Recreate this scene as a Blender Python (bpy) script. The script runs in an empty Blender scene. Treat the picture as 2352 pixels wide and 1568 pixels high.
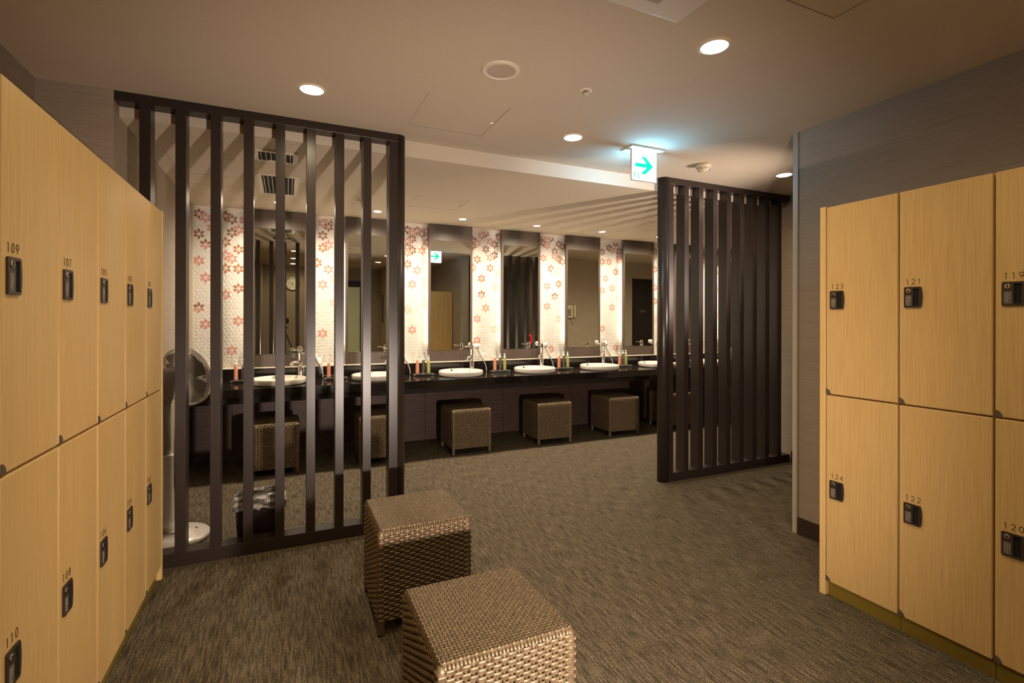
import bpy, bmesh, math, random
from mathutils import Vector, Matrix, Euler
PI = math.pi
random.seed(7)
S = bpy.context.scene
C = S.collection
# ------------------------------------------------------------------ camera, world, exposure
YAW = math.atan2(516, 1141)
cam_data = bpy.data.cameras.new('camera')
cam_data.sensor_width = 36.0
cam_data.lens = 1141 / 2352 * 36.0
cam_data.shift_y = -47.5 / 2352
cam_data.clip_start = 0.02
cam = bpy.data.objects.new('camera', cam_data)
C.objects.link(cam)
cam.location = (0, 0, 1.268)
cam.rotation_euler = (Matrix.Rotation(-YAW, 3, 'Z') @ Matrix.Rotation(PI/2, 3, 'X') @ Matrix.Rotation(0.002, 3, 'Z')).to_euler()
S.camera = cam
w = bpy.data.worlds.new('world'); S.world = w; w.use_nodes = True
w.node_tree.nodes['Background'].inputs[0].default_value = (0.02, 0.016, 0.012, 1)
w.node_tree.nodes['Background'].inputs[1].default_value = 0.2
S.view_settings.view_transform = 'Standard'
S.view_settings.look = 'None'
S.view_settings.gamma = 1
S.view_settings.exposure = 0.13
S.cycles.use_denoising = True
WARM = (1.0, 0.81, 0.51)
WARM_V = (1.0, 0.85, 0.65)
FLASH = (1.0, 0.82, 0.69)
P_DOWN = 27.0       # watts of each downlight
P_VAN = 100.0        # watts of each downlight above the vanity
E_DISC = 26.0
E_LED = 20.0
E_FLASH_LOW = 16.0
E_FLASH_HIGH = 25.0
P_LOW = 280.0       # forward reflector of the lamp behind the camera
P_HIGH = 185.0      # forward reflector of the corridor lamp
E_SIGN = 28.0

# ------------------------------------------------------------------ node helpers
def mat(name, base=(0.5, 0.5, 0.5), rough=0.5, metal=0.0, spec=0.5, emit=None, estr=0.0, trans=0.0, ior=1.45, coat=0.0):
    m = bpy.data.materials.new(name); m.use_nodes = True
    b = m.node_tree.nodes['Principled BSDF']
    b.inputs['Base Color'].default_value = (*base, 1)
    b.inputs['Roughness'].default_value = rough
    b.inputs['Metallic'].default_value = metal
    b.inputs['Specular IOR Level'].default_value = spec
    b.inputs['IOR'].default_value = ior
    b.inputs['Transmission Weight'].default_value = trans
    b.inputs['Coat Weight'].default_value = coat
    if emit:
        b.inputs['Emission Color'].default_value = (*emit, 1)
        b.inputs['Emission Strength'].default_value = estr
    return m
def nd(m, t, **k):
    n = m.node_tree.nodes.new(t)
    for a, v in k.items(): setattr(n, a, v)
    return n
def lk(m, a, ao, b, bi): m.node_tree.links.new(a.outputs[ao], b.inputs[bi])
def bs(m): return m.node_tree.nodes['Principled BSDF']
def noise_mix(m, scale, c1, c2, detail=4, lo=0.35, hi=0.65, nscale=5.0, coord='Object', bump=0.0, rnd=False, rough=0.6):
    """colour from noise stretched by scale (x,y,z)"""
    tc = nd(m, 'ShaderNodeTexCoord'); mp = nd(m, 'ShaderNodeMapping')
    mp.inputs['Scale'].default_value = scale
    lk(m, tc, coord, mp, 'Vector')
    if rnd:
        oi = nd(m, 'ShaderNodeObjectInfo'); mu = nd(m, 'ShaderNodeMath', operation='MULTIPLY'); mu.inputs[1].default_value = 37.0
        cx = nd(m, 'ShaderNodeCombineXYZ')
        lk(m, oi, 'Random', mu, 0); lk(m, mu, 0, cx, 0); lk(m, mu, 0, cx, 1); lk(m, mu, 0, cx, 2); lk(m, cx, 0, mp, 'Location')
    nz = nd(m, 'ShaderNodeTexNoise'); nz.inputs['Scale'].default_value = nscale; nz.inputs['Detail'].default_value = detail
    nz.inputs['Roughness'].default_value = rough
    lk(m, mp, 0, nz, 'Vector')
    cr = nd(m, 'ShaderNodeValToRGB')
    cr.color_ramp.elements[0].position = lo; cr.color_ramp.elements[0].color = (*c1, 1)
    cr.color_ramp.elements[1].position = hi; cr.color_ramp.elements[1].color = (*c2, 1)
    lk(m, nz, 'Fac', cr, 'Fac')
    lk(m, cr, 'Color', bs(m), 'Base Color')
    if bump:
        bp = nd(m, 'ShaderNodeBump'); bp.inputs['Strength'].default_value = bump; bp.inputs['Distance'].default_value = 0.002
        lk(m, nz, 'Fac', bp, 'Height'); lk(m, bp, 0, bs(m), 'Normal')
    return nz, cr, mp

M = {}
M['oak'] = mat('oak_laminate', rough=0.42, spec=0.35)
noise_mix(M['oak'], (38, 38, 0.9), (0.52, 0.325, 0.120), (0.68, 0.455, 0.195), detail=6, lo=0.25, hi=0.78, nscale=6.0, rnd=True, bump=0.04)
M['oak_edge'] = mat('oak_edge_band', rough=0.4, spec=0.35)
noise_mix(M['oak_edge'], (30, 30, 1), (0.62, 0.40, 0.155), (0.72, 0.48, 0.20), nscale=2.0)
M['kick'] = mat('olive_plinth', (0.23, 0.155, 0.022), 0.35)
M['gap'] = mat('dark_gap', (0.018, 0.010, 0.005), 0.8)
M['slat'] = mat('dark_brown_lacquer', (0.022, 0.014, 0.012), 0.33, spec=0.6)
noise_mix(M['slat'], (300, 300, 120), (0.019, 0.012, 0.010), (0.028, 0.018, 0.015), nscale=4.0)
M['fabric'] = mat('woven_wallcovering', rough=0.85, spec=0.15)
def streak_wall(m, c1, c2):
    noise_mix(m, (2.0, 2.0, 210), c1, c2, detail=4, lo=0.25, hi=0.75, nscale=2.2, coord='Object', bump=0.12)
streak_wall(M['fabric'], (0.27, 0.215, 0.165), (0.42, 0.345, 0.270))
M['ceil'] = mat('linen_ceiling_paper', rough=0.9, spec=0.1)
noise_mix(M['ceil'], (220, 40, 30), (0.565, 0.485, 0.385), (0.635, 0.55, 0.445), nscale=2.0, bump=0.12)
M['bead'] = mat('ceiling_bead', (0.62, 0.54, 0.44), 0.5)
M['beadsh'] = mat('ceiling_joint', (0.20, 0.15, 0.10), 0.8)
M['base'] = mat('dark_baseboard', (0.045, 0.025, 0.018), 0.45)
M['trim'] = mat('pale_corner_trim', (0.36, 0.31, 0.25), 0.4)
# carpet
m = M['carpet'] = mat('woven_vinyl_carpet', rough=0.8, spec=0.2)
tc = nd(m, 'ShaderNodeTexCoord')
def cn(scale, ns, det=3):
    mp = nd(m, 'ShaderNodeMapping'); mp.inputs['Scale'].default_value = scale
    lk(m, tc, 'Object', mp, 'Vector')
    nz = nd(m, 'ShaderNodeTexNoise'); nz.inputs['Scale'].default_value = ns; nz.inputs['Detail'].default_value = det
    lk(m, mp, 0, nz, 'Vector'); return nz
n1 = cn((48, 3.2, 1), 3.0, 5); mpv = nd(m, 'ShaderNodeMapping'); mpv.inputs['Scale'].default_value = (210, 125, 1); lk(m, tc, 'Object', mpv, 'Vector')
n2 = nd(m, 'ShaderNodeTexVoronoi'); n2.inputs['Scale'].default_value = 1.0; n2.inputs['Randomness'].default_value = 0.45; lk(m, mpv, 0, n2, 'Vector'); n3 = cn((1, 1, 1), 1.3, 2)
r1 = nd(m, 'ShaderNodeValToRGB'); e = r1.color_ramp.elements
e[0].position = .40; e[0].color = (0.062, 0.047, 0.027, 1); e[1].position = .60; e[1].color = (0.150, 0.119, 0.077, 1)
lk(m, n1, 'Fac', r1, 'Fac')
r2 = nd(m, 'ShaderNodeValToRGB'); e = r2.color_ramp.elements
e[0].position = .12; e[0].color = (1.9, 1.9, 1.85, 1); e[1].position = .48; e[1].color = (0.62, 0.60, 0.58, 1)
lk(m, n2, 'Distance', r2, 'Fac')
mx = nd(m, 'ShaderNodeMix', data_type='RGBA', blend_type='MULTIPLY'); mx.inputs[0].default_value = 1
m.node_tree.links.new(r1.outputs['Color'], mx.inputs[6]); m.node_tree.links.new(r2.outputs['Color'], mx.inputs[7])
m.node_tree.links.new(mx.outputs[2], bs(m).inputs['Base Color'])
bp = nd(m, 'ShaderNodeBump'); bp.inputs['Strength'].default_value = 0.5; bp.inputs['Distance'].default_value = 0.002
bp.invert = True; lk(m, n2, 'Distance', bp, 'Height'); lk(m, bp, 0, bs(m), 'Normal')

M['veneer'] = mat('dark_vertical_veneer', rough=0.4, spec=0.4)
noise_mix(M['veneer'], (60, 60, 1.2), (0.078, 0.056, 0.043), (0.118, 0.086, 0.066), nscale=2.5, detail=5)
M['veneer_h'] = mat('dark_horizontal_veneer', rough=0.45, spec=0.4)
noise_mix(M['veneer_h'], (1.4, 1.4, 55), (0.060, 0.034, 0.027), (0.120, 0.075, 0.060), nscale=2.5, detail=5)
m = M['granite'] = mat('black_granite', rough=0.1, spec=0.6)
nz, cr, mp = noise_mix(m, (1, 1, 1), (0.010, 0.0075, 0.0065), (0.30, 0.26, 0.22), nscale=320, detail=1, lo=0.69, hi=0.82)
M['mirror'] = mat('mirror_glass', (0.70, 0.69, 0.60), 0.0, 1.0)
M['chrome'] = mat('chrome', (0.85, 0.83, 0.80), 0.08, 1.0)
M['steel'] = mat('brushed_steel', (0.55, 0.52, 0.48), 0.3, 1.0)
M['porcelain'] = mat('white_porcelain', (0.64, 0.585, 0.50), 0.08, spec=0.6, coat=0.3)
M['white'] = mat('white_plastic', (0.72, 0.68, 0.62), 0.35)
M['cream'] = mat('cream_plastic', (0.62, 0.54, 0.38), 0.4)
M['ledge'] = mat('white_ledge', (0.74, 0.66, 0.54), 0.45)
M['wallp'] = mat('white_relief_paper', (0.70, 0.67, 0.61), 0.7, spec=0.2)
M['fl_brown'] = mat('brown_petal', (0.235, 0.072, 0.022), 0.6)
M['fl_orange'] = mat('rust_petal', (0.34, 0.12, 0.038), 0.6)
M['fl_pink'] = mat('pink_petal', (0.56, 0.215, 0.155), 0.6)
M['fl_pale'] = mat('pale_pink_petal', (0.64, 0.40, 0.31), 0.6)
M['led'] = mat('led_tube', (1, 1, 1), 0.5, emit=(1.0, 0.80, 0.55), estr=E_LED)
M['disc'] = mat('downlight_diffuser', (1, 1, 1), 0.5, emit=(1.0, 0.80, 0.52), estr=E_DISC)
M['plate'] = mat('grey_vent_metal', (0.46, 0.38, 0.30), 0.4)
M['black'] = mat('black_plastic', (0.012, 0.011, 0.010), 0.4)
M['void'] = mat('dark_opening', (0.006, 0.005, 0.004), 0.9)
M['bronze'] = mat('bronze_lock_plate', (0.050, 0.036, 0.026), 0.35, 0.3, spec=0.6)
M['ink'] = mat('brown_lettering', (0.075, 0.040, 0.016), 0.6)
M['tinylabel'] = mat('label_print', (0.46, 0.42, 0.37), 0.6)
M['labelbg'] = mat('label_background', (0.115, 0.090, 0.072), 0.5)
M['brass'] = mat('dull_key_metal', (0.55, 0.47, 0.36), 0.25, 1.0)
M['cap'] = mat('grey_corner_cap', (0.095, 0.075, 0.048), 0.5)
M['salmon'] = mat('salmon_bottle', (0.60, 0.235, 0.14), 0.25, spec=0.5)
M['green'] = mat('green_bottle', (0.36, 0.37, 0.115), 0.25, spec=0.5)
M['clear'] = mat('clear_bottle', (0.80, 0.74, 0.68), 0.05, trans=0.95, ior=1.3)
M['frost'] = mat('frosted_cap', (0.72, 0.68, 0.60), 0.4)
M['glass'] = mat('tray_glass', (0.75, 0.78, 0.74), 0.05, trans=0.9)
M['rattan'] = mat('bronze_rattan', rough=0.42, spec=0.55)
noise_mix(M['rattan'], (1, 1, 1), (0.115, 0.078, 0.042), (0.185, 0.130, 0.074), nscale=70, detail=2)
bs(M['rattan']).inputs['Metallic'].default_value = 0.45
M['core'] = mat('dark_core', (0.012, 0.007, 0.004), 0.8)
M['fan_grey'] = mat('grey_fan_plastic', (0.38, 0.34, 0.31), 0.35)
M['fan_silver'] = mat('silver_fan_paint', (0.74, 0.69, 0.63), 0.3, 0.3)
M['fan_white'] = mat('white_fan_base', (0.60, 0.54, 0.48), 0.25)
M['bin'] = mat('dark_red_bin', (0.016, 0.006, 0.005), 0.4)
m = M['bag'] = mat('clear_bin_bag', (0.50, 0.45, 0.40), 0.22, spec=0.8, trans=0.35)
noise_mix(m, (1, 1, 3), (0.10, 0.085, 0.07), (0.70, 0.64, 0.58), nscale=16, detail=5, lo=.42, hi=.62, bump=1.0)
M['towel'] = mat('white_towel', (0.76, 0.70, 0.60), 0.95, spec=0.05)
M['sign_w'] = mat('sign_white', (0.9, 0.9, 0.9), 0.5, emit=(0.24, 0.64, 1.0), estr=E_SIGN)
M['sign_g'] = mat('sign_green', (0.0, 0.6, 0.3), 0.5, emit=(0.0, 0.92, 0.42), estr=0.95)
M['sign_body'] = mat('sign_housing', (0.62, 0.60, 0.52), 0.4)
M['door_pale'] = mat('pale_green_door', (0.22, 0.20, 0.15), 0.5)
M['door_dark'] = mat('black_brown_door', (0.014, 0.010, 0.008), 0.5)
M['frosted'] = mat('frosted_glass', (0.42, 0.42, 0.26), 0.35, emit=(0.55, 0.52, 0.28), estr=0.16)
M['red'] = mat('red_glow_ring', (0.7, 0.01, 0.01), 0.3, emit=(1.0, 0.02, 0.02), estr=1.2)
M['clockface'] = mat('clock_face', (0.66, 0.64, 0.56), 0.4)
M['orange'] = mat('orange_badge', (0.7, 0.25, 0.04), 0.5)
M['tripod'] = mat('tripod_black', (0.01, 0.01, 0.01), 0.35)
M['lens'] = mat('lens_glass', (0.02, 0.02, 0.025), 0.05, spec=0.8)
M['flash_low'] = mat('bulb_low', (1, 1, 1), 0.5, emit=FLASH, estr=E_FLASH_LOW)
M['flash_high'] = mat('bulb_high', (1, 1, 1), 0.5, emit=FLASH, estr=E_FLASH_HIGH)

# ------------------------------------------------------------------ mesh helpers
class MB:
    def __init__(s): s.v = []; s.f = []; s.mi = []; s.cur = 0; s.smooth = []
    def mats(s, i): s.cur = i; return s
    def add(s, vs, fs, sm=False):
        o = len(s.v); s.v += [tuple(v) for v in vs]
        for f in fs: s.f.append(tuple(o + i for i in f)); s.mi.append(s.cur); s.smooth.append(sm)
        return s
    def box(s, x0, x1, y0, y1, z0, z1, T=None):
        vs = [Vector((x, y, z)) for z in (z0, z1) for y in (y0, y1) for x in (x0, x1)]
        if T: vs = [T @ v for v in vs]
        return s.add(vs, [(0, 2, 3, 1), (4, 5, 7, 6), (0, 1, 5, 4), (2, 6, 7, 3), (0, 4, 6, 2), (1, 3, 7, 5)])
    def prism(s, poly, h0, h1, T=None, sm=False):
        """poly in local xy, extruded along local z"""
        n = len(poly); vs = [Vector((p[0], p[1], h0)) for p in poly] + [Vector((p[0], p[1], h1)) for p in poly]
        if T: vs = [T @ v for v in vs]
        s.add(vs, [tuple(reversed(range(n))), tuple(range(n, 2*n))])
        o = len(s.v) - 2*n
        for i in range(n):
            j = (i+1) % n; s.f.append((o+i, o+j, o+n+j, o+n+i)); s.mi.append(s.cur); s.smooth.append(sm)
        return s
    def lathe(s, prof, T=None, n=24, sm=True, capb=True, capt=True, sx=1.0, sy=1.0):
        vs = []
        for r, z in prof:
            for k in range(n):
                a = 2*PI*k/n; v = Vector((r*math.cos(a)*sx, r*math.sin(a)*sy, z)); vs.append(T @ v if T else v)
        fs = []
        for i in range(len(prof)-1):
            for k in range(n):
                j = (k+1) % n; fs.append((i*n+k, i*n+j, (i+1)*n+j, (i+1)*n+k))
        s.add(vs, fs, sm)
        o = len(s.v) - len(vs)
        if capb: s.f.append(tuple(o+k for k in reversed(range(n)))); s.mi.append(s.cur); s.smooth.append(False)
        if capt: s.f.append(tuple(o+(len(prof)-1)*n+k for k in range(n))); s.mi.append(s.cur); s.smooth.append(False)
        return s
    def tube(s, pts, r, n=8, sm=True, caps=True):
        pts = [Vector(p) for p in pts]; rs = r if isinstance(r, (list, tuple)) else [r]*len(pts)
        vs = []; prev = None
        for i, p in enumerate(pts):
            d = (pts[min(i+1, len(pts)-1)] - pts[max(i-1, 0)]).normalized()
            if prev is None:
                a = Vector((0, 0, 1)) if abs(d.z) < .9 else Vector((1, 0, 0)); u = d.cross(a).normalized()
            else:
                u = (prev - d*prev.dot(d)).normalized()
            prev = u; v2 = d.cross(u)
            for k in range(n):
                t = 2*PI*k/n; vs.append(p + (u*math.cos(t) + v2*math.sin(t))*rs[i])
        fs = []
        for i in range(len(pts)-1):
            for k in range(n):
                j = (k+1) % n; fs.append((i*n+k, i*n+j, (i+1)*n+j, (i+1)*n+k))
        s.add(vs, fs, sm); o = len(s.v)-len(vs)
        if caps:
            s.f.append(tuple(o+k for k in reversed(range(n)))); s.mi.append(s.cur); s.smooth.append(False)
            s.f.append(tuple(o+(len(pts)-1)*n+k for k in range(n))); s.mi.append(s.cur); s.smooth.append(False)
        return s
    def ring(s, c, nrm, R, r, n=32, m=6, a0=0, a1=2*PI):
        nrm = Vector(nrm).normalized(); q = nrm.to_track_quat('Z', 'Y'); c = Vector(c)
        full = abs(a1-a0-2*PI) < 1e-6
        pts = [c + q @ Vector((R*math.cos(a0+(a1-a0)*i/n), R*math.sin(a0+(a1-a0)*i/n), 0)) for i in range(n+1)]
        return s.tube(pts, r, m, caps=not full)
    def sphere(s, c, r, n=16, m=10, sc=(1, 1, 1)):
        prof = [(max(r*math.sin(PI*i/m), 1e-5), -r*math.cos(PI*i/m)) for i in range(m+1)]
        T = Matrix.Translation(c) @ Matrix.Diagonal((*sc, 1))
        return s.lathe(prof, T, n, True, False, False)
    def build(s, name, mats, parent=None, bevel=0, seg=2, loc=None):
        me = bpy.data.meshes.new(name); me.from_pydata(s.v, [], s.f)
        if not isinstance(mats, (list, tuple)): mats = [mats]
        for m_ in mats: me.materials.append(m_)
        me.polygons.foreach_set('material_index', s.mi); me.polygons.foreach_set('use_smooth', s.smooth)
        me.update()
        o = bpy.data.objects.new(name, me); C.objects.link(o)
        if parent: o.parent = parent
        if loc: o.location = loc
        if bevel:
            b = o.modifiers.new('bevel', 'BEVEL'); b.width = bevel; b.segments = seg; b.limit_method = 'ANGLE'; b.angle_limit = math.radians(50)
        return o
def tag(o, label=None, cat=None, group=None, kind=None):
    if label: o['label'] = label
    if cat: o['category'] = cat
    if group: o['group'] = group
    if kind: o['kind'] = kind
    return o
def thing(name, loc=(0, 0, 0), rz=0, label=None, cat=None, group=None):
    o = bpy.data.objects.new(name, None); C.objects.link(o); o.location = loc; o.rotation_euler = (0, 0, rz)
    o.empty_display_size = 0.05
    return tag(o, label, cat, group)
def struct(o, label=None):
    o['kind'] = 'structure'
    if label: o['label'] = label
    return o
def dup(root, loc, rz=None, label=None, skip=()):
    r = root.copy(); C.objects.link(r); r.location = loc
    if rz is not None: r.rotation_euler = (0, 0, rz)
    if label: r['label'] = label
    for ch in list(root.children):
        if ch.name.split('.')[0] in skip: continue
        c = ch.copy(); C.objects.link(c); c.parent = r
        for g in list(ch.children):
            d = g.copy(); C.objects.link(d); d.parent = c
    return r
def T_axis(c, nrm, up=(0, 0, 1)):
    """local z -> nrm, local y -> up"""
    z = Vector(nrm).normalized(); y = Vector(up); y = (y - z*y.dot(z)).normalized(); x = y.cross(z)
    m_ = Matrix((x, y, z)).transposed().to_4x4(); return Matrix.Translation(c) @ m_
def box(name, m_, x0, x1, y0, y1, z0, z1, parent=None, bevel=0):
    return MB().box(x0, x1, y0, y1, z0, z1).build(name, m_, parent, bevel)

# stroke digits (0..1 wide .6, high 1)
def arc(cx, cy, rx, ry, a0, a1, n=12):
    return [(cx+rx*math.cos(math.radians(a0+(a1-a0)*i/n)), cy+ry*math.sin(math.radians(a0+(a1-a0)*i/n))) for i in range(n+1)]
GL = {
 '0': [arc(.3, .5, .27, .5, 0, 360, 20)],
 '1': [[(.14, .88), (.3, 1), (.3, 0)]],
 '2': [arc(.3, .72, .25, .28, 160, -40, 12) + [(.05, 0), (.58, 0)]],
 '3': [arc(.28, .74, .22, .26, 150, -90, 12), arc(.28, .24, .27, .25, 90, -150, 12)],
 '4': [[(.45, 0), (.45, 1), (.02, .28), (.6, .28)]],
 '5': [[(.52, 1), (.17, 1), (.1, .56)] + arc(.28, .32, .27, .32, 120, -150, 12)],
 '6': [arc(.3, .3, .27, .3, 0, 360, 18), [(.06, .42), (.42, 1)]],
 '7': [[(.04, 1), (.56, 1), (.2, 0)]],
 '8': [arc(.3, .75, .21, .25, 0, 360, 16), arc(.3, .26, .27, .26, 0, 360, 18)],
 '9': [arc(.3, .7, .27, .3, 0, 360, 18), [(.54, .58), (.18, 0)]],
 'T': [[(0, 1), (.6, 1)], [(.3, 1), (.3, 0)]], 'O': [arc(.3, .5, .3, .5, 0, 360, 20)], 'I': [[(.3, 1), (.3, 0)]],
 'L': [[(.1, 1), (.1, 0), (.5, 0)]], 'E': [[(.55, 1), (.1, 1), (.1, 0), (.55, 0)], [(.1, .5), (.5, .5)]],
}
def text_mb(mb, txt, T, h, pitch, sw, depth=0.0006):
    for i, ch in enumerate(txt):
        for line in GL[ch]:
            for a, b in zip(line[:-1], line[1:]):
                A = Vector((a[0]*h + i*pitch, a[1]*h, 0)); B = Vector((b[0]*h + i*pitch, b[1]*h, 0))
                d = (B-A).normalized(); n = Vector((-d.y, d.x, 0))*sw/2; A = A - d*sw*.3; B = B + d*sw*.3
                mb.prism([(A-n)[:2], (B-n)[:2], (B+n)[:2], (A+n)[:2]], 0, depth, T)
    return mb

# ------------------------------------------------------------------ room shell
X0, XW, XR0, XR1, XC = -1.076, -0.78, 2.785, 2.91, 4.14
YB, YS, YV, YE = -0.97, 3.123, 5.25, 3.2     # rear wall, soffit, vanity wall, front wall of the right bay
XE = 7.2
HC, HL = 2.4, 2.3
struct(box('floor', M['carpet'], -1.3, XE+.2, -1.2, 5.45, -0.1, 0))
struct(box('ceiling', M['ceil'], -1.3, 4.26, -1.2, YS, HC, 2.6))
struct(box('ceiling_over_vanity', M['ceil'], -1.3, XE+.2, YS, 5.45, HL, 2.6))
struct(box('wall_left', M['fabric'], -1.3, X0, -1.2, 5.45, 0, 2.4))
struct(MB().box(X0, XW, 3.033, YV, 0, 2.4).build('wall_left_return', M['fabric']))
struct(box('wall_rear', M['fabric'], X0, XR0, -1.2, YB, 0, 2.4))
struct(box('wall_rear_left', M['fabric'], X0, -0.455, YB, -0.22, 0, 2.4))
struct(box('wall_rear_right', M['fabric'], 1.86, XR0, YB, -0.08, 0, 2.4))
struct(box('wall_right', M['fabric'], XR0, XR1, -1.2, 2.03, 0, 2.4))
struct(box('wall_corridor_end', M['fabric'], XR1, XC, -1.2, 0.0, 0, 2.4))
struct(box('wall_corridor_right', M['fabric'], XC, XC+.12, -1.2, YE, 0, 2.4))
struct(box('wall_bay_front', M['fabric'], XC+.12, XE, YE-.12, YE, 0, 2.3))
struct(box('wall_bay_right', M['fabric'], XE, XE+.2, YE-.12, 5.45, 0, 2.3))
# corner trim, baseboards
struct(MB().box(XR0-.004, XR1+.004, 2.03, 2.034, 0, 2.4).box(XR0-.006, XR0, 2.002, 2.034, 0, 2.4).build('trim_1', M['trim']))
bb = [('baseboard_right', XR0-.008, XR0, 1.53, 2.002), ('baseboard_corridor', XC-.008, XC, 0, 3.04), ('baseboard_corridor_far', XC-.008, XC, 3.15, YE),
      ('baseboard_left', XW, XW+.008, 3.14, 5.235)]
for n_, a, b, c, d in bb: struct(box(n_, M['base'], a, b, c, d, 0, .1))
struct(box('baseboard_bay', M['base'], XC+.12, XE, YE, YE+.008, 0, .1))

# ---- vanity wall with star relief
FL = {'b': 1, 'o': 2, 'p': 3, 'q': 4, 'm': 5}
def px_to_wall(x, y, Yw):
    f = 1141.; dx = x-1176.; dy = y-736.5; c, s = math.cos(.002), math.sin(.002)
    tx = c*dx+s*dy; ty = -s*dx+c*dy
    rx = math.sin(YAW)+math.cos(YAW)*tx/f; ry = math.cos(YAW)-math.sin(YAW)*tx/f
    t = Yw/ry; return rx*t, 1.268-ty/f*t
SEEN = []
def strip(ox, oy, k, s_):
    for tok in s_.split():
        c, a, b = tok.split(','); SEEN.append((c, *px_to_wall(ox+float(a)/k, oy+float(b)/k, YV-.003)))
strip(400, 440, 3.266, 'b,185,165 b,140,240 b,185,313 b,430,207 b,430,303 o,390,372 m,235,385 o,480,428 o,390,570 m,185,855 b,365,160 p,235,200 p,262,270 p,515,213 p,480,283 p,430,497 p,185,511 p,235,637 p,365,455 o,505,597 o,505,740 p,365,787 p,480,957 p,255,1008 p,430,1172')
strip(400, 440, 3.266, 'b,1138,217 b,1098,322 b,1175,285 o,1098,415 o,1070,527 p,1098,235 p,1175,415 p,1138,573 p,1098,685 q,1195,665 q,1195,845 p,1098,1045')
strip(900, 480, 3.564, 'b,222,155 b,260,220 b,183,262 b,183,355 o,145,467 b,120,165 b,125,310 p,180,175 p,145,245 p,270,165 p,270,260 p,145,375 p,258,358 p,220,515 p,180,627 p,180,993 q,275,605 q,275,790 q,122,812')
strip(900, 480, 3.564, 'b,680,235 b,780,215 m,862,215 b,845,303 b,778,345 b,680,310 b,845,390 o,708,428 o,810,497 o,741,582 m,741,712 p,740,235 p,815,280 p,708,295 p,815,415 p,680,490 q,860,540 q,845,645 p,776,818 p,708,903 q,842,990 p,680,1085')
strip(900, 480, 3.564, 'b,1225,235 b,1303,255 b,1240,293 b,1362,303 b,1330,358 o,1362,420 o,1303,500 o,1362,620 m,1330,720 b,1400,290 b,1400,415 p,1268,240 p,1340,240 p,1268,310 p,1330,400 p,1240,415 q,1335,520 q,1222,555 p,1270,640 p,1270,805 q,1362,905 p,1300,1145')
strip(900, 480, 3.564, 'b,1742,275 b,1823,293 b,1770,330 o,1850,395 b,1720,365 o,1720,445 o,1823,525 b,1865,340 p,1795,270 p,1850,280 p,1795,355 p,1770,447 p,1850,435 p,1742,580 p,1795,658 p,1720,672 q,1848,730 p,1793,810 p,1718,980 p,1825,1125')
strip(900, 480, 3.564, 'o,2150,505 o,2155,630 o,2155,740 p,2160,400 p,2160,340 q,2160,900')
cen = lambda i: 1.611 + 0.8405*(i-2)          # centre of vanity station i (0 is leftmost)
NST = 8
wm = MB(); LS = 0.0605; LC = LS*math.sqrt(3)/2
taken = {}
fx0, fz0 = SEEN[0][1], SEEN[0][2]
def cell(x, z):
    i = round((x-fx0)/LC); j = round((z-fz0)/LS - 0.5*(i % 2)); return i, j
def cpos(i, j): return fx0+i*LC, fz0+(j+0.5*(i % 2))*LS
for c, x, z in SEEN:
    taken.setdefault(cell(x, z), c)
zlo = 0.86; zhi = 2.285
imin = math.ceil((XW+.01-fx0)/LC); imax = math.floor((XE-.03-fx0)/LC)
rr = random.Random(3)
cells = {}
for i in range(imin, imax+1):
    for j in range(-40, 10):
        x, z = cpos(i, j)
        if z < zlo or z > zhi or x < XW+.02: continue
        k = round((x-1.611)/.8405)
        if abs(x-cen(k)) < .20: continue
        c = taken.get((i, j))
        if c is None and x > 4.55:
            q = (z-1.0)/1.3; pr_ = max(0.03, q**3*.55)
            if rr.random() < pr_: c = rr.choice('bpbo' if z > 1.9 else 'ppqo')
        cells[(i, j)] = c
def colour(c, p):
    if c is None: return 0
    if c == 'm': return 1 if p < 3 else 3
    return FL[c]
for (i, j), c in cells.items():
    x, z = cpos(i, j)
    for p in range(6):
        a = PI/6 + p*PI/3
        ux, uz = math.cos(a), math.sin(a); vx, vz = -uz, ux
        nb_ = cell(x+ux*LS, z+uz*LS)
        cc_ = colour(c, p)
        if nb_ in cells:
            if p >= 3: continue                      # the petal between two knobs is shared
            if cc_ == 0: cc_ = colour(cells[nb_], (p+3) % 6)
        def P(r, wd, h): return (x+ux*r+vx*wd, YV-h, z+uz*r+vz*wd)
        wm.cur = cc_
        for sd in (1, -1):
            g = .0009*sd
            tri = [P(.008, g, .0010), P(.0525, g, .0010), P(.0300, .0128*sd, .0030)]
            wm.add(tri, [(0, 1, 2) if sd > 0 else (0, 2, 1)])
    wm.cur = 0
    wm.lathe([(.0075, 0), (.006, .0022), (.002, .0035)], T_axis((x, YV-.0012, z), (0, -1, 0)), 6, True, False, True)
wm.cur = 0
wm.box(XW, XE+.2, YV, 5.45, 0, 2.3)
wm.box(XW, XE, YV-.006, YV, 2.29, 2.3)
vw = struct(wm.build('wall_vanity', [M['wallp'], M['fl_brown'], M['fl_orange'], M['fl_pink'], M['fl_pale']]))
struct(MB().box(XW, XE, YV-.016, YV-.0005, 2.272, 2.2995).box(XW, XW+.012, YV-.012, YV-.0005, .86, 2.272).build('trim_2', M['ledge']))

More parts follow.
